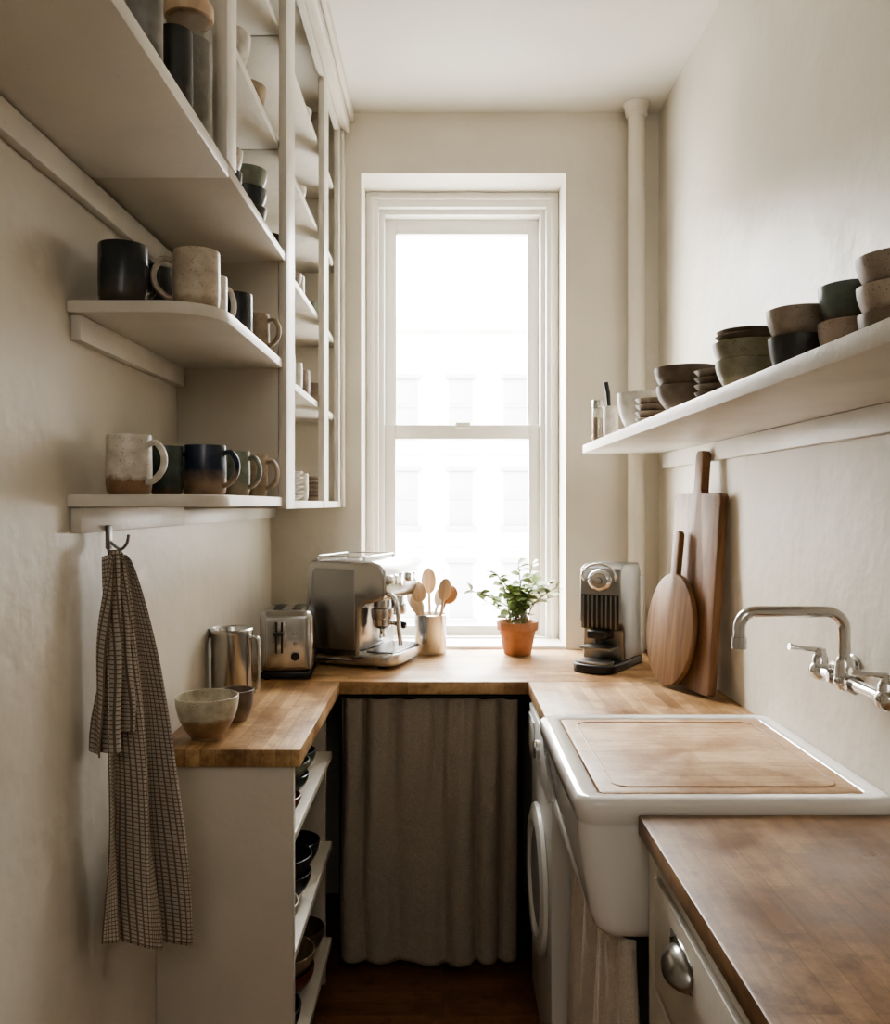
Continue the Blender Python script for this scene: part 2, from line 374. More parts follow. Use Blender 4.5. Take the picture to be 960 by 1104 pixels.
def L(x0,x1,y0,y1,z0,z1,c): return (x0-c[0],x1-c[0],y0-c[1],y1-c[1],z0-c[2],z1-c[2])
o=(-.49,2.22,0)
cab=thing('base_cabinet',o,'cream painted open base cabinet with pottery on its shelves','cabinet')
g=G(); g.box(*L(XL+.001,-.338,1.885,1.907,0,.879,o),.002); g.box(*L(XL+.001,-.36,2.55,2.57,0,.879,o)); g.box(*L(XL+.001,XL+.012,1.907,2.55,0,.879,o)); g.box(*L(XL+.012,-.345,1.907,2.55,.868,.879,o))
put('body',g.mesh('body'),M_cab,cab)
for z in (.713,.44,.147):
    put('shelf',G().box(*L(XL+.012,-.34,1.907,2.55,z-.022,z,o),.002).mesh('shelf'),M_shelf,cab)

o2=(-.05,2.8,0)
su=thing('shelf_unit',o2,'dark wooden shelf unit hidden behind the linen curtain','shelf unit')
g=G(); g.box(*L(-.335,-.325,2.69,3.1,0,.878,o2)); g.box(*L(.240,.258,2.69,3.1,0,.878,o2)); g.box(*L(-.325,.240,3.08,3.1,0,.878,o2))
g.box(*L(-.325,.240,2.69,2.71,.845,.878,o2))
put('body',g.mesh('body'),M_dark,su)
put('shelf',G().box(*L(-.325,.240,2.712,3.08,.47,.49,o2)).mesh('shelf'),M_shelf,su)

def curt(u,v):
    x=-.326+.560*u+.004*math.sin(3*v+u*5)-.010*v*u+.004*v*math.sin(7*v)*(1-u)
    k=.75+.3*math.sin(v*1.7+u*7+1)
    ph=u*38+2.2*math.sin(u*6+.4)+.9*math.sin(2.2*v+4*u)
    w=math.sin(ph); w=w*(1+.25*w)
    y=2.634+.017*k*w+.006*math.sin(u*11+1+v*2.6)+.004*math.sin(u*80+v*1.5+3*math.sin(u*9))*max(0,1-1.6*v)+.002*math.sin(u*47+v*6)
    z=.856-.836*v+.005*math.sin(u*7+.5)*v+.003*math.sin(u*19)*v
    return (x+.005*math.cos(ph),y,z)
c=put('curtain',cloth('curtain',curt,220,60),M_linen,label='grey-brown gathered linen curtain hanging beneath the worktop',category='curtain')
sd=c.modifiers.new('s','SOLIDIFY'); sd.thickness=.002
put('curtain_rod',G().tube([(-.318,2.634,.862),(.238,2.634,.862)],.005).mesh('rod'),M_black,label='thin black rod carrying the linen curtain',category='curtain rod')

# washing machine
wo=(.55,2.33,0)
w=thing('washing_machine',wo,'white front-loading washing machine under the worktop','washing machine')
put('body',G().box(*L(.272,.80,2.105,2.56,.01,.875,wo),.008).mesh('body'),M_washer,w)
put('control_panel',G().box(*L(.264,.272,2.115,2.55,.71,.865,wo),.003).mesh('p'),M_washer,w)
Mx=Matrix.Rotation(R(-90),4,'Y')
dr=put('door',G().lathe([(.19,0),(.198,.004),(.195,.014),(.17,.022),(.15,.020),(.145,.012),(.14,.006)],44,M=Matrix.Translation((.272-wo[0],0,.43))@Mx).mesh('door'),M_washer,w)
put('door_glass',G().lathe([(.145,.008),(.12,.014),(.06,.017),(0,.018)],36,M=Matrix.Translation((.272-wo[0],0,.43))@Mx).mesh('dg'),M_washg,dr)
put('knob',G().lathe([(.026,0),(.026,.010),(.022,.014),(0,.014)],28,M=Matrix.Translation((.264-wo[0],-.02,.79))@Mx).mesh('k'),M_chrome,w)
put('detergent_drawer',G().box(*L(.260,.264,2.40,2.53,.74,.84,wo),.0015).mesh('dd'),M_washer,w)

# sink
so=(.53,1.79,.68)
sk=thing('farmhouse_sink',so,'white glazed ceramic farmhouse sink with deep apron front','sink')
def sr(ins,z,r):
    sl=.035*max(0,(.93-z)/.25)**1.3
    return [(x-so[0],y-so[1],z-so[2]) for x,y in rrect(.241+sl+ins,XR-.002-ins*.9,1.484+ins*.85+sl*.3,2.092-ins,r,8)]
rings=[sr(.06,.680,.02),sr(.030,.682,.03),sr(.012,.690,.035),sr(.003,.705,.038),sr(0,.73,.04),sr(0,.80,.04),sr(0,.86,.04),sr(.001,.893,.04),sr(.001,.899,.04),
 sr(-.003,.904,.042),sr(-.003,.932,.042),sr(.000,.939,.040),sr(.006,.943,.036),sr(.014,.9445,.03),sr(.034,.944,.022),sr(.042,.941,.016),sr(.045,.936,.014),sr(.045,.928,.014),
 sr(.060,.928,.012),sr(.064,.924,.02),sr(.068,.90,.03),sr(.074,.76,.04),sr(.088,.742,.04),sr(.125,.737,.03)]
put('basin',G().loft(rings).mesh('basin',60),M_ceramic,sk)
bx0,bx1,by0,by1=.241+.0465,XR-.002-.042,1.484+.0395,2.092-.0465
sb=put('cutting_board',G().prism(rrect(bx0-.529,bx1-.529,by0-1.7875,by1-1.7875,.012),0,.0135,.002).mesh('cb'),M_sboard,loc=(.529,1.7875,.9285),label='pale worn wooden cutting board set into the ceramic sink rim',category='cutting board')
M_groove=wood('groove_wood',(.26,.14,.065),(.34,.19,.10))
pts=[(x,y,.0132) for x,y in rrect(-.210,.212,-.232,.226,.03)]; pts.append(pts[0])
put('juice_groove',G().tube(pts,.0022,6).mesh('jg'),M_groove,sb,label='dark juice groove')

def skirt(u,v):
    y=1.500+.575*u; a=(.010+.020*v)
    ph=u*30+1.9*math.sin(u*8)+.9*math.sin(v*2.5+u*6)
    return (.338-.015*u+a*math.sin(ph)+.004*math.sin(u*67+v*5), y+.012*math.cos(ph), .676-.650*v)
c=put('sink_curtain',cloth('sc',skirt,180,30,.8,.64),M_linen2,label='gathered pale linen skirt under the sink',category='curtain')
sd=c.modifiers.new('s','SOLIDIFY'); sd.thickness=.002

# drawer cabinet
co=(.58,.92,0)
dc=thing('drawer_cabinet',co,'cream painted drawer cabinet under the dark worktop','cabinet')
put('body',G().box(*L(.378,XR-.001,.40,1.470,.0,.883,co),.002).mesh('body'),M_cab,dc)
g=G(); g.box(*L(.362,.378,1.415,1.470,0,.883,co),.002).box(*L(.362,.378,.4,1.415,.845,.883,co),.002)
g.box(*L(.362,.378,.4,.44,0,.845,co),.002).box(*L(.362,.378,.44,1.415,0,.06,co),.002)
put('face_frame',g.mesh('ff'),M_cab,dc)
def cup(): 
    g=G(); b=bmesh.new(); bmesh.ops.create_uvsphere(b,u_segments=28,v_segments=16,radius=1)
    bmesh.ops.bisect_plane(b,geom=b.verts[:]+b.edges[:]+b.faces[:],plane_co=(0,0,-.25),plane_no=(0,0,1),clear_inner=True)
    bmesh.ops.bisect_plane(b,geom=b.verts[:]+b.edges[:]+b.faces[:],plane_co=(0,0,0),plane_no=(1,0,0),clear_outer=True)
    b.transform(Matrix.Diagonal((.030,.050,.034,1))); g.merge(b)
    g.box(-.003,0,-.056,.056,.018,.036,.001)
    g.tube([(-.001,-.05,-.008),(-.001,-.056,.02),(-.001,-.03,.036),(-.001,.03,.036),(-.001,.056,.02),(-.001,.05,-.008)],.003,8)
    return g.mesh('cup')
cm=cup()
for z0_,z1_ in ((.66,.838),(.38,.65),(.07,.37)):
    d=put('drawer',G().box(*L(.356,.376,.45,1.408,z0_,z1_,co),.003).mesh('dr'),M_cab,dc)
    zc=(z0_+z1_)/2+.025
    put('handle',cm,M_pull,d,loc=(.357-co[0],1.245-co[1],zc),label='dull chrome cup pull')

# ------------------------------------------------------------ wall cabinet
FX=-.385
o3=(XL,2.0,CZ)
wc=thing('wall_cabinet',o3,'tall cream built-in open wall cabinet with shelves up to the ceiling','cabinet')
g=G()
g.box(*L(XL+.001,FX-.017,2.036,2.054,1.458,2.058,o3),.001)
g.box(*L(XL+.001,XL+.008,2.054,YB-.002,1.458,ZC-.002,o3)); g.box(*L(XL+.001,XL+.008,.7,2.054,2.08,ZC-.002,o3))
g.box(*L(XL+.008,FX-.017,2.054,YB-.002,1.458,1.476,o3),.001)
g.box(*L(XL+.001,FX,.7,1.498,2.054,2.078,o3),.002); g.box(*L(XL+.001,FX,1.5,2.034,2.060,2.080,o3),.002)
g.box(*L(XL+.008,FX-.018,1.485,1.5,2.079,ZC-.002,o3))
put('body',g.mesh('body'),M_cab,wc)
g=G()
for a,b_,z in ((1.475,1.545,2.081),(2.0345,2.15,1.457),(2.68,2.78,1.457),(3.06,YB-.002,1.457)):
    g.box(*L(FX-.016,FX+.003,a,b_,z,ZC-.082,o3),.002)
g.box(*L(FX+.004,FX+.016,3.10,YB-.002,1.458,ZC-.09,o3),.002)
g.box(*L(FX-.016,FX,2.15,3.06,1.457,1.478,o3),.001)
g.box(*L(FX-.015,FX,.7,YB-.004,2.84,ZC-.002,o3))
put('face_frame',g.mesh('ff'),M_shelf,wc)
for z in (1.798,2.08,2.36,2.64):
    put('shelf',G().box(*L(XL+.008,FX-.018,2.056,YB-.002,z-.02,z,o3),.002).mesh('sh'),M_shelf,wc)
for z in (2.36,2.64):
    put('shelf',G().box(*L(XL+.008,FX-.018,1.501,2.05,z-.02,z,o3),.002).mesh('sh'),M_shelf,wc)
put('ledger',G().box(*L(XL+.001,XL+.02,.7,2.034,2.005,2.053,o3),.003).mesh('ledger'),M_shelf,wc)

def lshelf(ztop,low,label):
    so_=(XL,1.74,ztop)
    s=thing('wall_shelf',so_,label,'shelf')
    r_=.10; x0=XL+.001; x1=-.392; y0=1.44; y1=2.0335
    poly=[(x0,y1),(x0,y0)]
    for k in range(11):
        t=R(-90+90*k/10); poly.append((x1-r_+r_*math.cos(t),y0+r_+r_*math.sin(t)))
    poly.append((x1,y1))
    poly=[(x-so_[0],y-so_[1]) for x,y in poly]
    put('board',G().prism(poly,-.022,0,.003).mesh('board'),M_shelf,s)
    g=G(); g.box(.001,.02,1.452-so_[1],2.033-so_[1],-.068,-.0225,.002)
    if low: g.box(.001,.0195,2.030-so_[1],YB-.003-so_[1],-.068,-.030,.001)
    put('cleat',g.mesh('cleat'),M_shelf,s)
lshelf(1.822,False,'white painted shelf with rounded corner holding stoneware mugs')
lshelf(1.486,True,'white painted lower shelf with rounded corner holding mugs')

ro=(XR,1.9,1.682)
rs=thing('wall_shelf',ro,'long white painted shelf carrying stacked stoneware bowls','shelf')
put('board',G().box(.505-XR,-.001,.6-1.9,3.02-1.9,-.03,0,.003).mesh('b'),M_shelf,rs)
put('cleat',G().box(-.022,-.001,.6-1.9,3.02-1.9,-.085,-.0305,.003).mesh('b'),M_shelf,rs)

pp=thing('riser_pipe',(.715,3.085,WT),'cream painted vertical heating pipe in the corner','pipe')
put('pipe',G().lathe([(.0,0.001),(.031,0.001),(.031,ZC-WT-.001),(0,ZC-WT-.001)],28).mesh('p'),M_wall,pp)
put('collar',G().lathe([(.032,ZC-WT-.05),(.040,ZC-WT-.045),(.044,ZC-WT-.015),(.05,ZC-WT-.002),(.032,ZC-WT-.002)],28).mesh('p'),M_wall,pp)

# ------------------------------------------------------------ pottery kit
def bowl_mesh(r,h,t=.004,foot=.42,shape=.62):
    out=[(0,0.002),(r*foot-.004,.002),(r*foot-.002,0),(r*foot,0),(r*foot,.005)]
    n=9
    def rr(a): return r*foot+(r-r*foot)*math.sin(a*math.pi/2)**shape
    for k in range(1,n+1):
        a=k/n; out.append((rr(a), .005+(h-.005)*(a)))
    out.append((r-t*.5,h+.001)); 
    for k in range(n,0,-1):
        a=k/n; out.append((rr(a)-t,.005+t+(h-.005-t)*a))
    out.append((0,.006+t)); return G().lathe(out,40,wob=.006).mesh('bowl')
def mug_mesh(r,h,t=.0045):
    return G().lathe([(0,.002),(r*.82,.002),(r*.86,0),(r*.95,.006),(r,.02),(r,h*.5),(r*.985,h-.003),(r*.97,h),(r-t,h-.003),(r-t,.012),(r-t*2,.008),(0,.008)],40,wob=.008).mesh('mug')
def mug(x,y,z,r,h,ang,mat,label,group,hs=1,hm=None):
    m=put('mug',mug_mesh(r,h),mat,loc=(x,y,z),rot=(0,0,R(ang)),label=label,category='mug',group=group)
    pts=catmull([(r-.003,0,h*.82),(r+.016*hs,0,h*.86),(r+.03*hs,0,h*.66),(r+.028*hs,0,h*.42),(r+.012*hs,0,h*.24),(r-.003,0,h*.2)],6)
    put('handle',G().tube(pts,.0055,10,flat=1.3).mesh('h'),hm or mat,m)
    return m
def bowl(x,y,z,r,h,mat,label,group=None,foot=.42,shape=.62,name='bowl',cat='bowl'):
    return put(name,bowl_mesh(r,h,foot=foot,shape=shape),mat,loc=(x,y,z),label=label,category=cat,group=group)
def plate(x,y,z,r,mat,label,group,h=.012):
    me=G().lathe([(0,.001),(r*.6,.001),(r*.62,0),(r*.66,.002),(r*.9,h*.7),(r,h),(r-.003,h+.001),(r*.88,h*.85),(r*.65,.005),(0,.005)],36,wob=.008).mesh('plate')
    return put('plate',me,mat,loc=(x,y,z),label=label,category='plate',group=group)

Z=1.4865; gp='mugs on the lower shelf'
mug(-.572,1.52,Z,.040,.108,-18,g_whitebrown,'white glazed mug with bare brown clay base',gp,1.15,g_white)
mug(-.560,1.69,Z,.032,.100,60,g_darkgreen,'dark green glazed mug between lighter mugs',gp)
mug(-.500,1.75,Z,.045,.105,-15,g_bluebrown,'deep blue glazed mug with brown base',gp)
mug(-.466,1.87,Z,.033,.100,-10,g_sage,'sage green mug with pale speckles',gp,.8)
mug(-.446,1.98,Z,.029,.098,-5,g_beige,'beige stoneware mug beside the sage mug',gp,.8)
Z=1.8225; gp='mugs on the upper shelf'
mug(-.575,1.50,Z,.043,.110,60,g_blue,'dark midnight blue mug at the end of the shelf',gp)
mug(-.575,1.68,Z,.033,.118,80,g_black,'charcoal mug standing against the wall',gp)
mug(-.452,1.53,Z,.042,.108,190,g_creamspeck,'cream speckled mug with handle turned to the wall',gp,1.1)
mug(-.470,1.70,Z,.030,.108,60,g_white,'off-white mug behind the speckled mug',gp)
mug(-.455,1.84,Z,.034,.108,-160,g_blue,'dark blue mug with rounded handle',gp)
mug(-.436,1.965,Z,.027,.092,-10,g_beige,'small beige mug beside the cabinet panel',gp,.8)

Z=1.6825
def jar(x,y,z,r,h,lab,content,lid,fill=.7):
    j=thing('storage_jar',(x,y,z),lab,'jar')
    put('glass_body',G().lathe([(0,0),(r*.95,0),(r,.004),(r,h*.9),(r*.85,h),(r*.82,h),(r*.97,h*.9),(r*.97,.005),(0,.004)],32).mesh('g'),M_jar,j)
    put('contents',G().lathe([(0,.005),(r*.95,.005),(r*.95,h*fill),(0,h*fill+.003)],28).mesh('c'),content,j)
    if lid: put('lid',G().lathe([(0,h+.0),(r*.98,h),(r*1.02,h+.004),(r*1.02,h+.02),(r*.95,h+.026),(0,h+.026)],32).mesh('l'),lid,j)
    return j
M_spice=paint('ground_spice',(.22,.12,.06),.9,.3,100,.3,200)
M_grain=paint('mixed_grain',(.17,.15,.13),.9,.4,60,.4,200)
jar(.53,2.86,Z,.020,.115,'small glass jar of brown spice with metal lid',M_spice,M_steel)
put('tumbler',mug_mesh(.024,.105),g_white,loc=(.548,2.73,Z),label='slim off-white stoneware tumbler holding a dark pen',category='tumbler')
put('pen',G().tube([(0,0,.012),(-.003,0,.15),(-.008,0,.185)],[.004,.008,.008],12).mesh('pen'),M_black,loc=(.550,2.73,Z),rot=(0,R(-3),0),label='dark pen standing in the slim tumbler',category='pen')
gp='stacked bowls on the long shelf'
bowl(.578,2.46,Z,.064,.112,g_white,'deep off-white bowl beside the slim tumbler',gp,shape=.5)
for k in range(4): plate(.58,2.30,Z+.018*k,.050,g_pink if k%2 else g_taupe,'small clay saucer in a low stack','saucers on the long shelf',h=.021)
bowl(.590,2.02,Z,.072,.070,g_brown,'dark umber bowl under another bowl',gp)
bowl(.590,2.02,Z+.044,.077,.070,g_brown,'dark umber bowl stacked on another bowl',gp)
for k in range(5): plate(.603,1.855,Z+.016*k,.044,g_brown if k%2 else g_taupe,'small brown saucer in a stack','brown saucers on the long shelf',h=.018)
bowl(.606,1.66,Z,.062,.070,g_olive,'olive cream bowl at the bottom of a stack',gp)
bowl(.606,1.66,Z+.044,.067,.062,g_olive,'olive cream bowl stacked in another bowl',gp)
plate(.606,1.66,Z+.1075,.063,g_taupe,'taupe saucer lying on the olive bowls',gp,h=.012)
plate(.606,1.66,Z+.117,.060,g_taupe,'taupe saucer on top of the bowl stack',gp,h=.012)
bowl(.640,1.50,Z,.053,.085,g_black,'charcoal bowl under a taupe bowl',gp)
bowl(.640,1.50,Z+.062,.056,.072,g_taupe,'taupe bowl nested in a charcoal bowl',gp)
bowl(.684,1.395,Z,.053,.090,g_pink,'brown clay bowl under a grey-green bowl',gp)
bowl(.684,1.395,Z+.070,.053,.080,g_teal,'muted grey-green bowl nested in a clay bowl',gp)
bowl(.684,1.25,Z,.057,.072,g_brown,'umber bowl at the bottom of a tall stack',gp)
bowl(.684,1.25,Z+.047,.059,.066,g_pink,'pinkish clay bowl in a tall stack',gp)
bowl(.684,1.25,Z+.091,.060,.066,g_taupe,'grey taupe bowl on top of a tall stack',gp)

gp='pottery inside the wall cabinet'
def cb(px_x,y,z,kind,mat,lab):
    if kind=='b': bowl(px_x,y,z,.045,.055,mat,lab,gp)
    if kind=='c': put('cup',mug_mesh(.030,.085),mat,loc=(px_x,y,z),label=lab,category='cup',group=gp)
    if kind=='p':
        for k in range(6): plate(px_x,y,z+.014*k,.056,mat,lab,'plates inside the wall cabinet',h=.014)
z=2.0805
bowl(-.448,1.90,z,.045,.06,g_black,'charcoal bowl at the bottom of a stack',gp); bowl(-.448,1.90,z+.042,.046,.06,g_blue,'midnight blue bowl in a stack',gp); bowl(-.448,1.90,z+.085,.047,.06,g_sage,'sage bowl on top of a stack',gp)
bowl(-.46,1.72,z,.045,.07,g_blue,'dark glazed bowl on the cabinet shelf',gp); bowl(-.46,1.72,z+.05,.046,.065,g_creamspeck,'cream speckled bowl nested on a dark one',gp)
bowl(-.46,2.13,z,.05,.07,g_olive,'olive bowl on the cabinet shelf',gp)
bowl(-.455,2.25,2.3605,.05,.06,g_beige,'tan bowl on the upper cabinet shelf',gp); bowl(-.46,1.75,2.3605,.055,.09,g_white,'off-white deep bowl high in the cabinet',gp)
bowl(-.46,1.93,2.3605,.05,.07,g_beige,'tan bowl high in the cabinet',gp)
for y_ in (2.30,2.42,2.56,2.90):
    cb(-.455,y_,2.0805,random.choice('cb'),random.choice([g_white,g_sage,g_taupe]),'small glazed vessel on the middle cabinet shelf')
for y_,m_ in ((2.22,g_white),(2.34,g_blue),(2.46,g_white),(2.60,g_taupe),(2.88,g_brown)):
    cb(-.445,y_,1.7985,'c',m_,'straight-sided cup on the cabinet shelf')
for y_,m_ in ((2.44,g_white),(2.90,g_taupe)):
    cb(-.465,y_,1.4785,'p',m_,'round stoneware plate in a neat pile')
cb(-.44,2.24,1.4785,'c',g_darkgreen,'dark green cup at the cabinet bottom'); cb(-.45,2.60,1.4785,'c',g_white,'off-white cup beside the plates')
for y_,m_ in ((2.5,g_white),(2.9,g_beige)): cb(-.455,y_,2.3605,'b',m_,'small bowl on the upper cabinet shelf')
for y_,m_ in ((1.8,g_taupe),(2.3,g_brown),(2.6,g_white)): cb(-.455,y_,2.6405,'b',m_,'small bowl on the top cabinet shelf')
jar(-.428,1.405,2.0785,.040,.205,'tall glass jar with wooden lid filled with grain',M_grain,M_spoon,.8)
put('tumbler',mug_mesh(.027,.125),g_black,loc=(-.418,1.30,2.0785),label='charcoal stoneware tumbler beside the tall glass jar',category='tumbler')
put('canister',mug_mesh(.026,.19),g_grey,loc=(-.435,1.215,2.0785),label='tall grey stoneware canister on the cabinet shelf',category='canister')

gp='pottery in the open base cabinet'
bowl(-.40,2.02,.7135,.055,.05,g_red,'small oxblood bowl on the open shelf',gp)
bowl(-.41,2.17,.7135,.06,.055,g_darkgreen,'dark green bowl in a stack',gp); bowl(-.41,2.17,.7135+.035,.062,.055,g_sage,'sage bowl on top of a dark green one',gp)
bowl(-.42,2.36,.7135,.06,.06,g_teal,'grey-green bowl deeper on the shelf',gp)
bowl(-.425,2.00,.4405,.078,.075,g_creamspeck,'cream speckled bowl on the middle shelf',gp)
bowl(-.42,2.18,.4405,.075,.07,g_black,'charcoal bowl in a stack',gp); bowl(-.42,2.18,.4405+.045,.077,.07,g_black,'charcoal bowl stacked on another',gp)
bowl(-.42,2.36,.4405,.07,.08,g_blue,'dark blue bowl on the middle shelf',gp)
bowl(-.435,2.05,.1475,.085,.09,g_black,'black cooking bowl on the bottom shelf',gp)
bowl(-.43,2.26,.1475,.08,.07,g_red,'oxblood bowl on the bottom shelf',gp); bowl(-.43,2.26,.1475+.045,.082,.07,g_beige,'beige bowl on an oxblood bowl',gp)
bowl(-.42,2.45,.1475,.07,.08,g_brown,'umber bowl on the bottom shelf',gp)

bowl(-.556,1.965,WT+.0005,.073,.098,g_creambrown,'cream glazed bowl with tan base on the worktop',None,.5,.75)
bowl(-.525,2.12,WT+.0005,.044,.078,g_brown,'small brown bowl behind the cream bowl',None,.6)

# pitcher
pt=thing('pitcher',(-.585,2.31,WT+.0005),'polished steel insulated pitcher with side handle','pitcher')
put('body',G().lathe([(0,.001),(.05,.001),(.054,.004),(.056,.012),(.056,.185),(.058,.19),(.059,.203),(.056,.206),(.053,.2),(.052,.02),(0,.015)],44).mesh('b'),M_shiny,pt)
put('handle',G().tube(catmull([(.054,0,.18),(.070,0,.182),(.079,0,.165),(.079,0,.06),(.070,0,.035),(.054,0,.035)],6),.0055,12,flat=1.4).mesh('h'),M_shiny,pt,rot=(0,0,R(-12)))
put('spout',G().prism([(-.056,-.018),(-.072,0),(-.056,.018)],.178,.205,.002).mesh('s'),M_shiny,pt,rot=(0,0,R(-12)))

# toaster
ts=thing('toaster',(-.497,2.70,WT+.0005),'two-slot polished steel toaster with black base','toaster',rot=(0,0,R(4)))
put('body',G().box(-.083,.083,-.105,.095,.022,.215,.024,6).mesh('b'),M_steel,ts)
put('base',G().box(-.078,.078,-.10,.09,0.004,.026,.005).box(-.07,-.05,-.09,-.07,0,.006).box(.05,.07,-.09,-.07,0,.006).box(-.07,-.05,.07,.088,0,.006).box(.05,.07,.07,.088,0,.006).mesh('b'),M_black,ts)
put('slot',G().box(-.045,-.015,-.07,.07,.212,.2165,.001).mesh('s'),M_black,ts); put('slot',G().box(.015,.045,-.07,.07,.212,.2165,.001).mesh('s'),M_black,ts)
put('end_panel',G().box(-.060,.060,-.1085,-.104,.040,.196,.002,3).mesh('e'),M_shiny,ts)
put('lever_track',G().box(-.032,-.026,-.1105,-.108,.085,.182).box(-.014,-.008,-.1105,-.108,.085,.182).mesh('e'),M_black,ts)
put('lever',G().box(-.036,-.004,-.130,-.110,.140,.152,.004,3).mesh('l'),M_black,ts)
put('dial',G().lathe([(.013,0),(.013,.008),(0,.009)],20,M=Matrix.Translation((.030,-.1085,.075))@Matrix.Rotation(R(90),4,'X')).mesh('bt'),M_black,ts)
for k in (0,1): put('button',G().lathe([(.006,0),(.006,.006),(0,.007)],16,M=Matrix.Translation((.030,-.1085,.115+k*.03))@Matrix.Rotation(R(90),4,'X')).mesh('bt'),M_pull,ts)

# espresso machine
Mf=Matrix.Rotation(R(90),4,'Y')
em=thing('espresso_machine',(-.274,2.925,WT+.0005),'large brushed steel espresso machine with steam wand','espresso machine',rot=(0,0,R(-20)))
body=[(-.150,.03),(-.158,.20),(-.150,.335),(-.135,.356),(.085,.360),(.118,.350),(.138,.325),(.142,.252),(.126,.226),(.07,.216),(.046,.198),(.046,.06),(.046,.03)]
put('body',G().side(body,.142,.012,4).mesh('b',50),M_steel,em)
put('side_panel',G().side([(-.130,.06),(-.136,.20),(-.130,.318),(-.118,.332),(.03,.332),(.03,.06)],.1445,.004,2).mesh('sp',50),M_steel2,em)
g=G().box(-.145,.06,-.140,.140,.008,.036,.010,3)
g.prism(rrect(-.02,.172,-.142,.142,.055,8),.010,.052,.010,4)
put('base',g.mesh('b'),M_shiny,em)
for fx in (-.11,.11):
    for fy in (-.10,.10): put('foot',G().lathe([(0,0),(.015,0),(.017,.01),(0,.01)],16,M=Matrix.Translation((fx,fy,0))).mesh('f'),M_black,em)
put('drip_grate',G().prism(rrect(.050,.164,-.125,.125,.04,8),.051,.055,.001).mesh('d'),M_black,em)
g=G()
for k in range(12): g.box(.056,.157,-.112+k*.0195,-.107+k*.0195,.055,.057)
put('grate_bars',g.mesh('gb'),M_chrome,em)
for yy,rr_ in ((-.065,.038),(.055,.034)):
    put('group_head',G().lathe([(0,.162),(rr_-.002,.162),(rr_,.168),(rr_,.195),(rr_-.008,.20),(rr_-.008,.235),(0,.235)],32,M=Matrix.Translation((.096,yy,0))).mesh('gh'),M_shiny,em)
pf=put('portafilter',G().lathe([(0,.128),(.02,.128),(.032,.138),(.034,.160),(0,.160)],32,M=Matrix.Translation((.096,-.065,0))).tube([(.126,-.065,.148),(.145,-.066,.146)],.007).mesh('pf'),M_chrome,em)
put('handle',G().tube([(.145,-.066,.146),(.155,-.066,.145),(.180,-.068,.141),(.185,-.068,.140)],[.008,.011,.012,.007],16).mesh('h'),M_black,pf)
put('spout',G().tube([(.096,-.065,.13),(.096,-.065,.11)],.009).tube(catmull([(.096,-.065,.115),(.096,-.077,.108),(.096,-.079,.095)],4),.005).tube(catmull([(.096,-.065,.115),(.096,-.053,.108),(.096,-.051,.095)],4),.005).mesh('s'),M_chrome,pf)
put('pressure_gauge',G().lathe([(.024,0),(.025,.006),(.022,.009),(.0,.008)],28,M=Matrix.Translation((.138,0,.290))@Mf).mesh('pg'),M_chrome,em)
for yy in (-.115,-.075,.05,.085): put('dial',G().lathe([(.016,0),(.018,.004),(.017,.018),(.014,.022),(0,.022)],24,M=Matrix.Translation((.137,yy,.295))@Mf).mesh('bt'),M_chrome,em)
put('steam_wand',G().tube(catmull([(.115,-.118,.240),(.140,-.124,.250),(.167,-.13,.240),(.180,-.132,.20),(.184,-.130,.14),(.190,-.128,.085)],6),.0075,12).mesh('sw'),M_chrome,em)
pts=[(x,y,.371) for x,y in rrect(-.125,.06,-.125,.125,.02)]; pts.append(pts[0])
g=G().tube(pts,.0028,8)
for x,y in ((-.12,-.12),(.055,-.12),(-.12,.12),(.055,.12)): g.tube([(x,y,.354),(x,y,.371)],.003,8)
put('cup_rail',g.mesh('r'),M_chrome,em)

# capsule machine
cp=thing('capsule_coffee_machine',(.566,2.835,WT+.0005),'compact grey metal capsule coffee machine on black base','coffee machine',rot=(0,0,R(-124)))
cp.scale=(1.05,1.22,1.03)
put('base',G().prism(rrect(-.15,.165,-.060,.060,.05,8),0,.028,.005,3).mesh('b'),M_black,cp)
put('drip_tray',G().prism(rrect(.075,.158,-.05,.05,.04,8),.028,.036,.002).mesh('dt'),M_steel2,cp)
put('body',G().side([(-.095,.028),(-.095,.31),(-.075,.338),(.04,.338),(.07,.325),(.078,.30),(.078,.15),(.06,.14),(.052,.12),(.052,.028)],.06,.006).mesh('b'),M_steel2,cp)
put('brew_dome',G().lathe([(.034,0),(.036,.005),(.033,.010),(.024,.014),(.022,.012),(.011,.013),(.009,.018),(0,.020)],36,M=Matrix.Translation((.076,0,.286))@Mf).mesh('d'),M_shiny,cp)
put('lever',G().tube(catmull([(.080,-.046,.285),(.090,-.047,.308),(.086,-.03,.332),(.082,0,.340),(.086,.03,.332),(.090,.047,.308),(.080,.046,.285)],5),.0035,10).mesh('l'),M_chrome,cp)
put('grille',G().box(.0765,.080,-.054,.054,.130,.240,.001).mesh('g'),M_black,cp)
g=G()
for k in range(8): g.box(.079,.0825,-.050+k*.0133,-.0455+k*.0133,.133,.238,.001)
put('grille_ribs',g.mesh('g'),M_steel2,cp)
put('nozzle',G().box(.05,.105,-.03,.03,.10,.128,.006,3).tube([(.09,0,.10),(.09,0,.085)],.010).mesh('n'),M_black,cp)
put('cup_stand',G().box(.05,.115,-.045,.045,.068,.076,.002).mesh('n'),M_steel2,cp)
put('water_tank',G().prism(rrect(-.148,-.096,-.052,.052,.022,6),.028,.29,.003).mesh('w'),M_tank,cp)

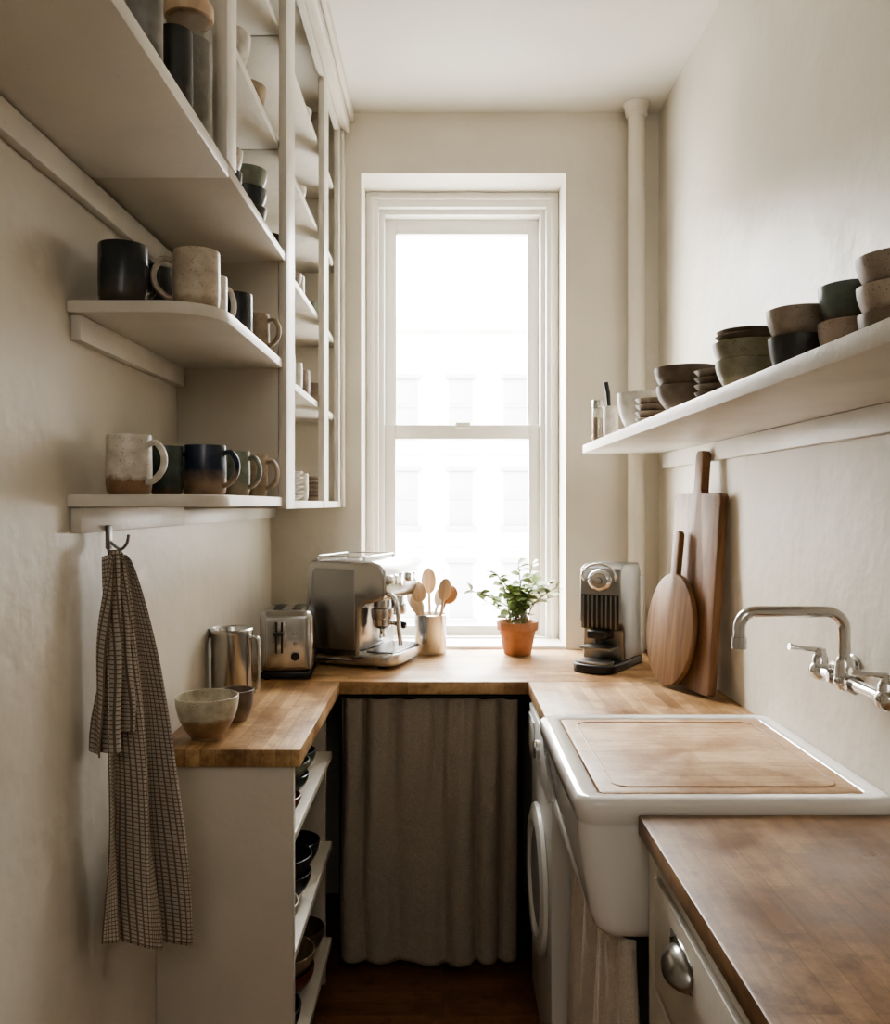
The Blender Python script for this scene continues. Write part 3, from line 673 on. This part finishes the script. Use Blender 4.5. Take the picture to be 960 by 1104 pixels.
# crock + utensils
CX,CY=-.046,3.065
put('utensil_crock',G().lathe([(0,.001),(.056,.001),(.058,.004),(.058,.14),(.0595,.144),(.056,.146),(.055,.14),(.055,.008),(0,.006)],44).mesh('c'),M_crock,loc=(CX,CY,WT+.0005),label='shiny steel crock full of cooking utensils',category='utensil holder')
def spoon(name,dx,dy,ln,mat,lab,ox,oy,sc=(.024,.009,.036),roll=0):
    g=G().tube([(0,0,0),(0,0,ln*.5),(0,0,ln-.02)],[.005,.005,.005],10).ball((0,0,ln),1,sc)
    d=Vector((dx,dy,1)).normalized(); q=Vector((0,0,1)).rotation_difference(d)
    e=(q.to_matrix()@Matrix.Rotation(R(roll),3,'Z')).to_euler()
    put(name,g.mesh('s'),mat,loc=(CX+ox,CY+oy,WT+.014),rot=e,label=lab,category='utensil',group='utensils in the steel crock')
spoon('wooden_spoon',-.20,-.06,.22,M_spoon,'pale wooden spoon leaning in the crock',.00,-.02,(.028,.010,.038))
spoon('wooden_spoon',.40,-.05,.22,M_spoon2,'dark wooden spoon leaning out of the crock',-.015,-.005,(.032,.012,.036))
spoon('wooden_spatula',-.03,.06,.25,M_spoon,'flat wooden spatula standing in the crock',.0,.02,(.027,.004,.048))
spoon('wooden_spoon',.14,-.14,.23,M_spoon,'long pale wooden spoon in the crock',.02,-.02,(.024,.008,.042))
spoon('spatula',-.32,.08,.19,M_white,'white spatula leaning in the crock',-.005,.02,(.024,.005,.04))
spoon('wooden_spatula',-.42,-.05,.18,M_spoon,'short wooden spatula leaning in the crock',.02,0,(.024,.004,.04))
spoon('spatula',.28,.05,.20,M_white,'short white spatula leaning among the wooden spoons',-.02,.02,(.020,.005,.036))

# potted plant
pl=thing('potted_plant',(.272,3.05,WT+.0005),'leafy light green plant with rounded leaves in a terracotta pot','plant')
put('pot',G().lathe([(0,.001),(.048,.001),(.05,.003),(.066,.088),(.072,.089),(.075,.092),(.077,.118),(.075,.121),(.068,.12),(.064,.09),(.05,.02),(0,.02)],40).mesh('p'),M_terra,pl)
put('soil',G().lathe([(.0665,.104),(.04,.109),(0,.111)],24).mesh('s'),M_soil,pl)
rnd=random.Random(23)
gs=G(); lb=bmesh.new()
def leaf(c,d,s):
    d=d.normalized(); sd=d.cross(Vector((0,0,1))); 
    if sd.length<.1: sd=Vector((1,0,0))
    sd.normalize(); up=sd.cross(d).normalized()
    if up.z<0: up=-up
    sd=(sd+up*rnd.uniform(-.7,.7)).normalized()
    prof=[(0,.04),(.15,.22),(.35,.37),(.6,.42),(.85,.28),(1.0,.05)]
    L_=[];C_=[];R_=[]
    for t,w in prof:
        mid=c+d*(t*s)-Vector((0,0,1))*(t*t*s*.25)
        C_.append(lb.verts.new(mid)); L_.append(lb.verts.new(mid+sd*w*s+up*w*s*.2)); R_.append(lb.verts.new(mid-sd*w*s+up*w*s*.2))
    for i in range(5):
        lb.faces.new((L_[i],C_[i],C_[i+1],L_[i+1])); lb.faces.new((C_[i],R_[i],R_[i+1],C_[i+1]))
for k in range(20):
    a=k*2.4; sp=.15+.95*((k*7)%20)/19; H=rnd.uniform(.13,.22)*(1.1-.42*sp)
    p0=Vector((rnd.uniform(-.035,.035),rnd.uniform(-.03,.03),.105)); dr_=Vector((math.cos(a)*1.2,math.sin(a)*.4,0))
    p1=p0+dr_*.045*sp+Vector((0,0,H*.6)); p2=p0+dr_*(.14*sp)+Vector((0,0,H))
    path=catmull([p0,p1,p2],6); gs.tube(path,[.003-.0012*i/(len(path)-1) for i in range(len(path))],6)
    for i in range(3,len(path)):
        aa=a+i*2.2+rnd.uniform(-.5,.5)
        d=Vector((math.cos(aa),math.sin(aa)*.5-.2,rnd.uniform(-.1,.7)))
        if i==len(path)-1: d=dr_*.8+Vector((rnd.uniform(-.8,.8),rnd.uniform(-.4,.1),.6))
        leaf(path[i],d,rnd.uniform(.032,.050))
for v in lb.verts:
    if v.co.y>.085: v.co.y=.085
gl=G(); gl.merge(lb)
put('stem',gs.mesh('st'),M_stem,pl); put('foliage',gl.mesh('lf',180),M_leaf,pl)

# leaning boards
def lean(name,poly,th,base,yaw,tilt,mat,lab):
    g=G(); Mp=Matrix(((0,0,1,0),(1,0,0,0),(0,1,0,0),(0,0,0,1)))
    g.prism(poly,-th/2,th/2,.004,2,M=Mp)
    q=(Matrix.Rotation(R(yaw),4,'Z')@Matrix.Rotation(R(tilt),4,'Y')).to_euler()
    return put(name,g.mesh(name),mat,loc=base,rot=q,label=lab,category='cutting board')
def oval(rx,rz,cz,hw,hl,n=30):
    p=[]; 
    a0=math.asin(hw/rx)
    for k in range(n+1):
        t=math.pi/2+a0+(2*math.pi-2*a0)*k/n; p.append((rx*math.cos(t),cz+rz*math.sin(t)))
    top=cz+rz*math.cos(a0)
    for k in range(9):
        t=R(180*k/8); p.append((hw*1.05*math.cos(t),top+hl+hw*math.sin(t)))
    return p
hw=.022
rect=[(-.132,.008),(-.124,0),(.124,0),(.132,.008),(.132,.566),(.124,.574),(hw+.008,.574),(hw,.582),(hw,.69),(.012,.702),(-.012,.702),(-hw,.69),(-hw,.582),(-hw-.008,.574),(-.124,.574),(-.132,.566)]
lean('cutting_board',rect,.028,(.727,2.47,WT+.006),12,4.0,M_bwood,'tall worn brown rectangular cutting board with handle leaning on wall')
lean('cutting_board',oval(.115,.168,.168,.015,.115),.02,(.668,2.50,WT+.006),20,6.0,M_bwood2,'round paddle cutting board leaning on the taller board')

# faucet
fa=thing('wall_faucet',(XR,1.54,1.142),'chrome wall-mounted bridge faucet over the sink','faucet')
fo=Vector((XR,1.54,1.142))
def q(*pts): return [tuple(Vector(p)-fo) for p in pts]
zc=1.140; bxx=.748
put('bridge',G().tube(q((bxx,1.40,zc),(bxx,1.66,zc)),.0115,20).ball(tuple(Vector((bxx,1.555,zc))-fo),.020,(1,1.2,1)).tube(q((bxx,1.585,zc),(bxx,1.597,zc)),.018,6).tube(q((bxx,1.513,zc),(bxx,1.525,zc)),.018,6).mesh('b'),M_chrome,fa)
for y_ in (1.405,1.655):
    v=put('valve',G().tube(q((XR-.001,y_,zc),(XR-.006,y_,zc),(XR-.012,y_,zc),(XR-.014,y_,zc)),[.032,.032,.024,.016],28).tube(q((XR-.008,y_,zc),(bxx,y_,zc)),.0125,20).tube(q((XR-.030,y_,zc),(XR-.042,y_,zc)),.019,6).ball(tuple(Vector((bxx,y_,zc))-fo),.021,(1,1.1,1)).tube(q((bxx,y_,zc),(bxx,y_,zc+.026),(bxx,y_,zc+.034)),[.017,.015,.010],20).mesh('v'),M_chrome,fa)
    put('lever_handle',G().tube(q((bxx,y_,zc+.030),(bxx,y_,zc+.044)),[.012,.010],16).tube(q((bxx,y_,zc+.040),(bxx-.035,y_,zc+.043),(bxx-.062,y_,zc+.047)),[.0055,.0045,.007],12).mesh('lh'),M_chrome,v)
ys=1.555
pts=[(bxx,ys,zc),(bxx,ys,zc+.03),(bxx,ys,1.235)]
arc=[(bxx-.034+.034*math.cos(R(a)),ys,1.235+.034*math.sin(R(a))) for a in range(0,91,15)]
arc2=[(.582-.03*math.sin(R(a)),ys,1.239+.03*math.cos(R(a))) for a in range(0,91,15)]
put('spout',G().tube(q(*(pts[:2]+arc+arc2+[(.552,ys,1.212)])),.0108,18).tube(q((bxx,ys,zc),(bxx,ys,zc+.035),(bxx,ys,zc+.045)),[.019,.017,.012],20).tube(q((.552,ys,1.222),(.552,ys,1.200)),.0135,20).mesh('s'),M_chrome,fa)

# hook and towel
put('wall_hook',G().box(-.630,-.621,1.554,1.568,1.385,1.43,.002).tube(catmull([(-.624,1.561,1.40),(-.605,1.561,1.385),(-.592,1.561,1.395),(-.588,1.561,1.412)],6),.003,10).tube(catmull([(-.624,1.555,1.385),(-.612,1.548,1.36),(-.60,1.545,1.352),(-.592,1.545,1.362)],6),.003,10).mesh('h'),M_steel2,label='small metal coat hook screwed under the shelf',category='hook')
def tow(u,v,A0=(-.627,1.536),A1=(-.597,1.574),B0=(-.636,1.500),B1=(-.548,1.715),zt=1.372,zb=.622,ph=0,off=0,tilt=.12):
    s=min(1,v*1.02)**.66
    x0=A0[0]+(B0[0]-A0[0])*s; y0_=A0[1]+(B0[1]-A0[1])*s; x1_=A1[0]+(B1[0]-A1[0])*s; y1_=A1[1]+(B1[1]-A1[1])*s
    amp=.005+.019*s
    w=math.sin(u*13+ph+1.2*v+.6*math.sin(v*4))
    f=amp*w+amp*.35*math.sin(u*25+3.5*v+ph)+.003*math.sin(v*11+u*5)*s
    x=max(XL+.004+off,x0+(x1_-x0)*u+f+off+.014*s); y=y0_+(y1_-y0_)*u-f*.5
    z=zt+(zb-zt)*v - tilt*(u-.5)*v*v + .006*math.sin(u*8+ph)*v+ .012*(1-v)*math.sin(u*3.1)
    return (x,y,z)
bmA=bmesh.new(); bmA.from_mesh(cloth('t',lambda u,v:tow(u,v),70,80,.27,.74))
bmB=cloth('t2',lambda u,v:tow(u,v,A0=(-.616,1.534),A1=(-.604,1.552),B0=(-.636,1.478),B1=(-.622,1.575),zb=1.03,ph=1.3,off=.004,tilt=-.03),40,50,.12,.33)
bmA.from_mesh(bmB)
me=bpy.data.meshes.new('towel'); bmA.to_mesh(me); bmA.free()
tw=put('kitchen_towel',me,M_towel,label='grey-brown and cream checked cotton towel hanging from a hook',category='towel')
sd=tw.modifiers.new('s','SOLIDIFY'); sd.thickness=.0025

# ------------------------------------------------------------ light
W=bpy.data.worlds.new('World'); S.world=W; W.use_nodes=True
t=W.node_tree; bg=t.nodes['Background']; bg.inputs[0].default_value=(1,.985,.96,1)
tc=N(t,'ShaderNodeTexCoord'); dp=N(t,'ShaderNodeVectorMath',operation='DOT_PRODUCT'); dp.inputs[1].default_value=Vector((-.62,.55,.55)).normalized()
t.links.new(tc.outputs['Generated'],dp.inputs[0])
mr=N(t,'ShaderNodeMapRange'); mr.inputs['From Min'].default_value=.3; mr.inputs['From Max'].default_value=1; mr.inputs['To Min'].default_value=11; mr.inputs['To Max'].default_value=54
t.links.new(dp.outputs['Value'],mr.inputs['Value']); t.links.new(mr.outputs[0],bg.inputs[1])
sun=bpy.data.lights.new('sun','SUN'); sun.energy=6; sun.angle=R(3); so_=bpy.data.objects.new('sun',sun); COL.objects.link(so_)
so_.rotation_euler=Vector((.15,.75,-.6)).to_track_quat('-Z','Y').to_euler(); so_.location=(0,-6,12)
pl_=bpy.data.lights.new('window_portal','AREA'); pl_.shape='RECTANGLE'; pl_.size=.77; pl_.size_y=1.79; pl_.cycles.is_portal=True
po=bpy.data.objects.new('window_portal',pl_); COL.objects.link(po); po.location=(.077,YB+.36,1.82); po.rotation_euler=(R(-90),0,0)
al=bpy.data.lights.new('rear_fill','AREA'); al.shape='RECTANGLE'; al.size=1.1; al.size_y=1.6; al.energy=14; al.color=(1,.95,.88)  # soft fill added behind the camera to lift the foreground, no real fixture
ao=bpy.data.objects.new('rear_fill',al); COL.objects.link(ao); ao.location=(.05,-1.3,2.7); ao.rotation_euler=Vector((0,.75,-.65)).to_track_quat('-Z','Y').to_euler()

# ------------------------------------------------------------ camera
cam=bpy.data.cameras.new('cam'); cam.sensor_fit='VERTICAL'; cam.sensor_height=36; cam.sensor_width=36; cam.lens=900/1104*36
cam.shift_x=2/1104; cam.shift_y=-9/1104; cam.clip_start=.02; cam.clip_end=200
c=bpy.data.objects.new('camera',cam); COL.objects.link(c); c.location=(0,0,CZ); c.rotation_euler=(R(90),0,0); S.camera=c
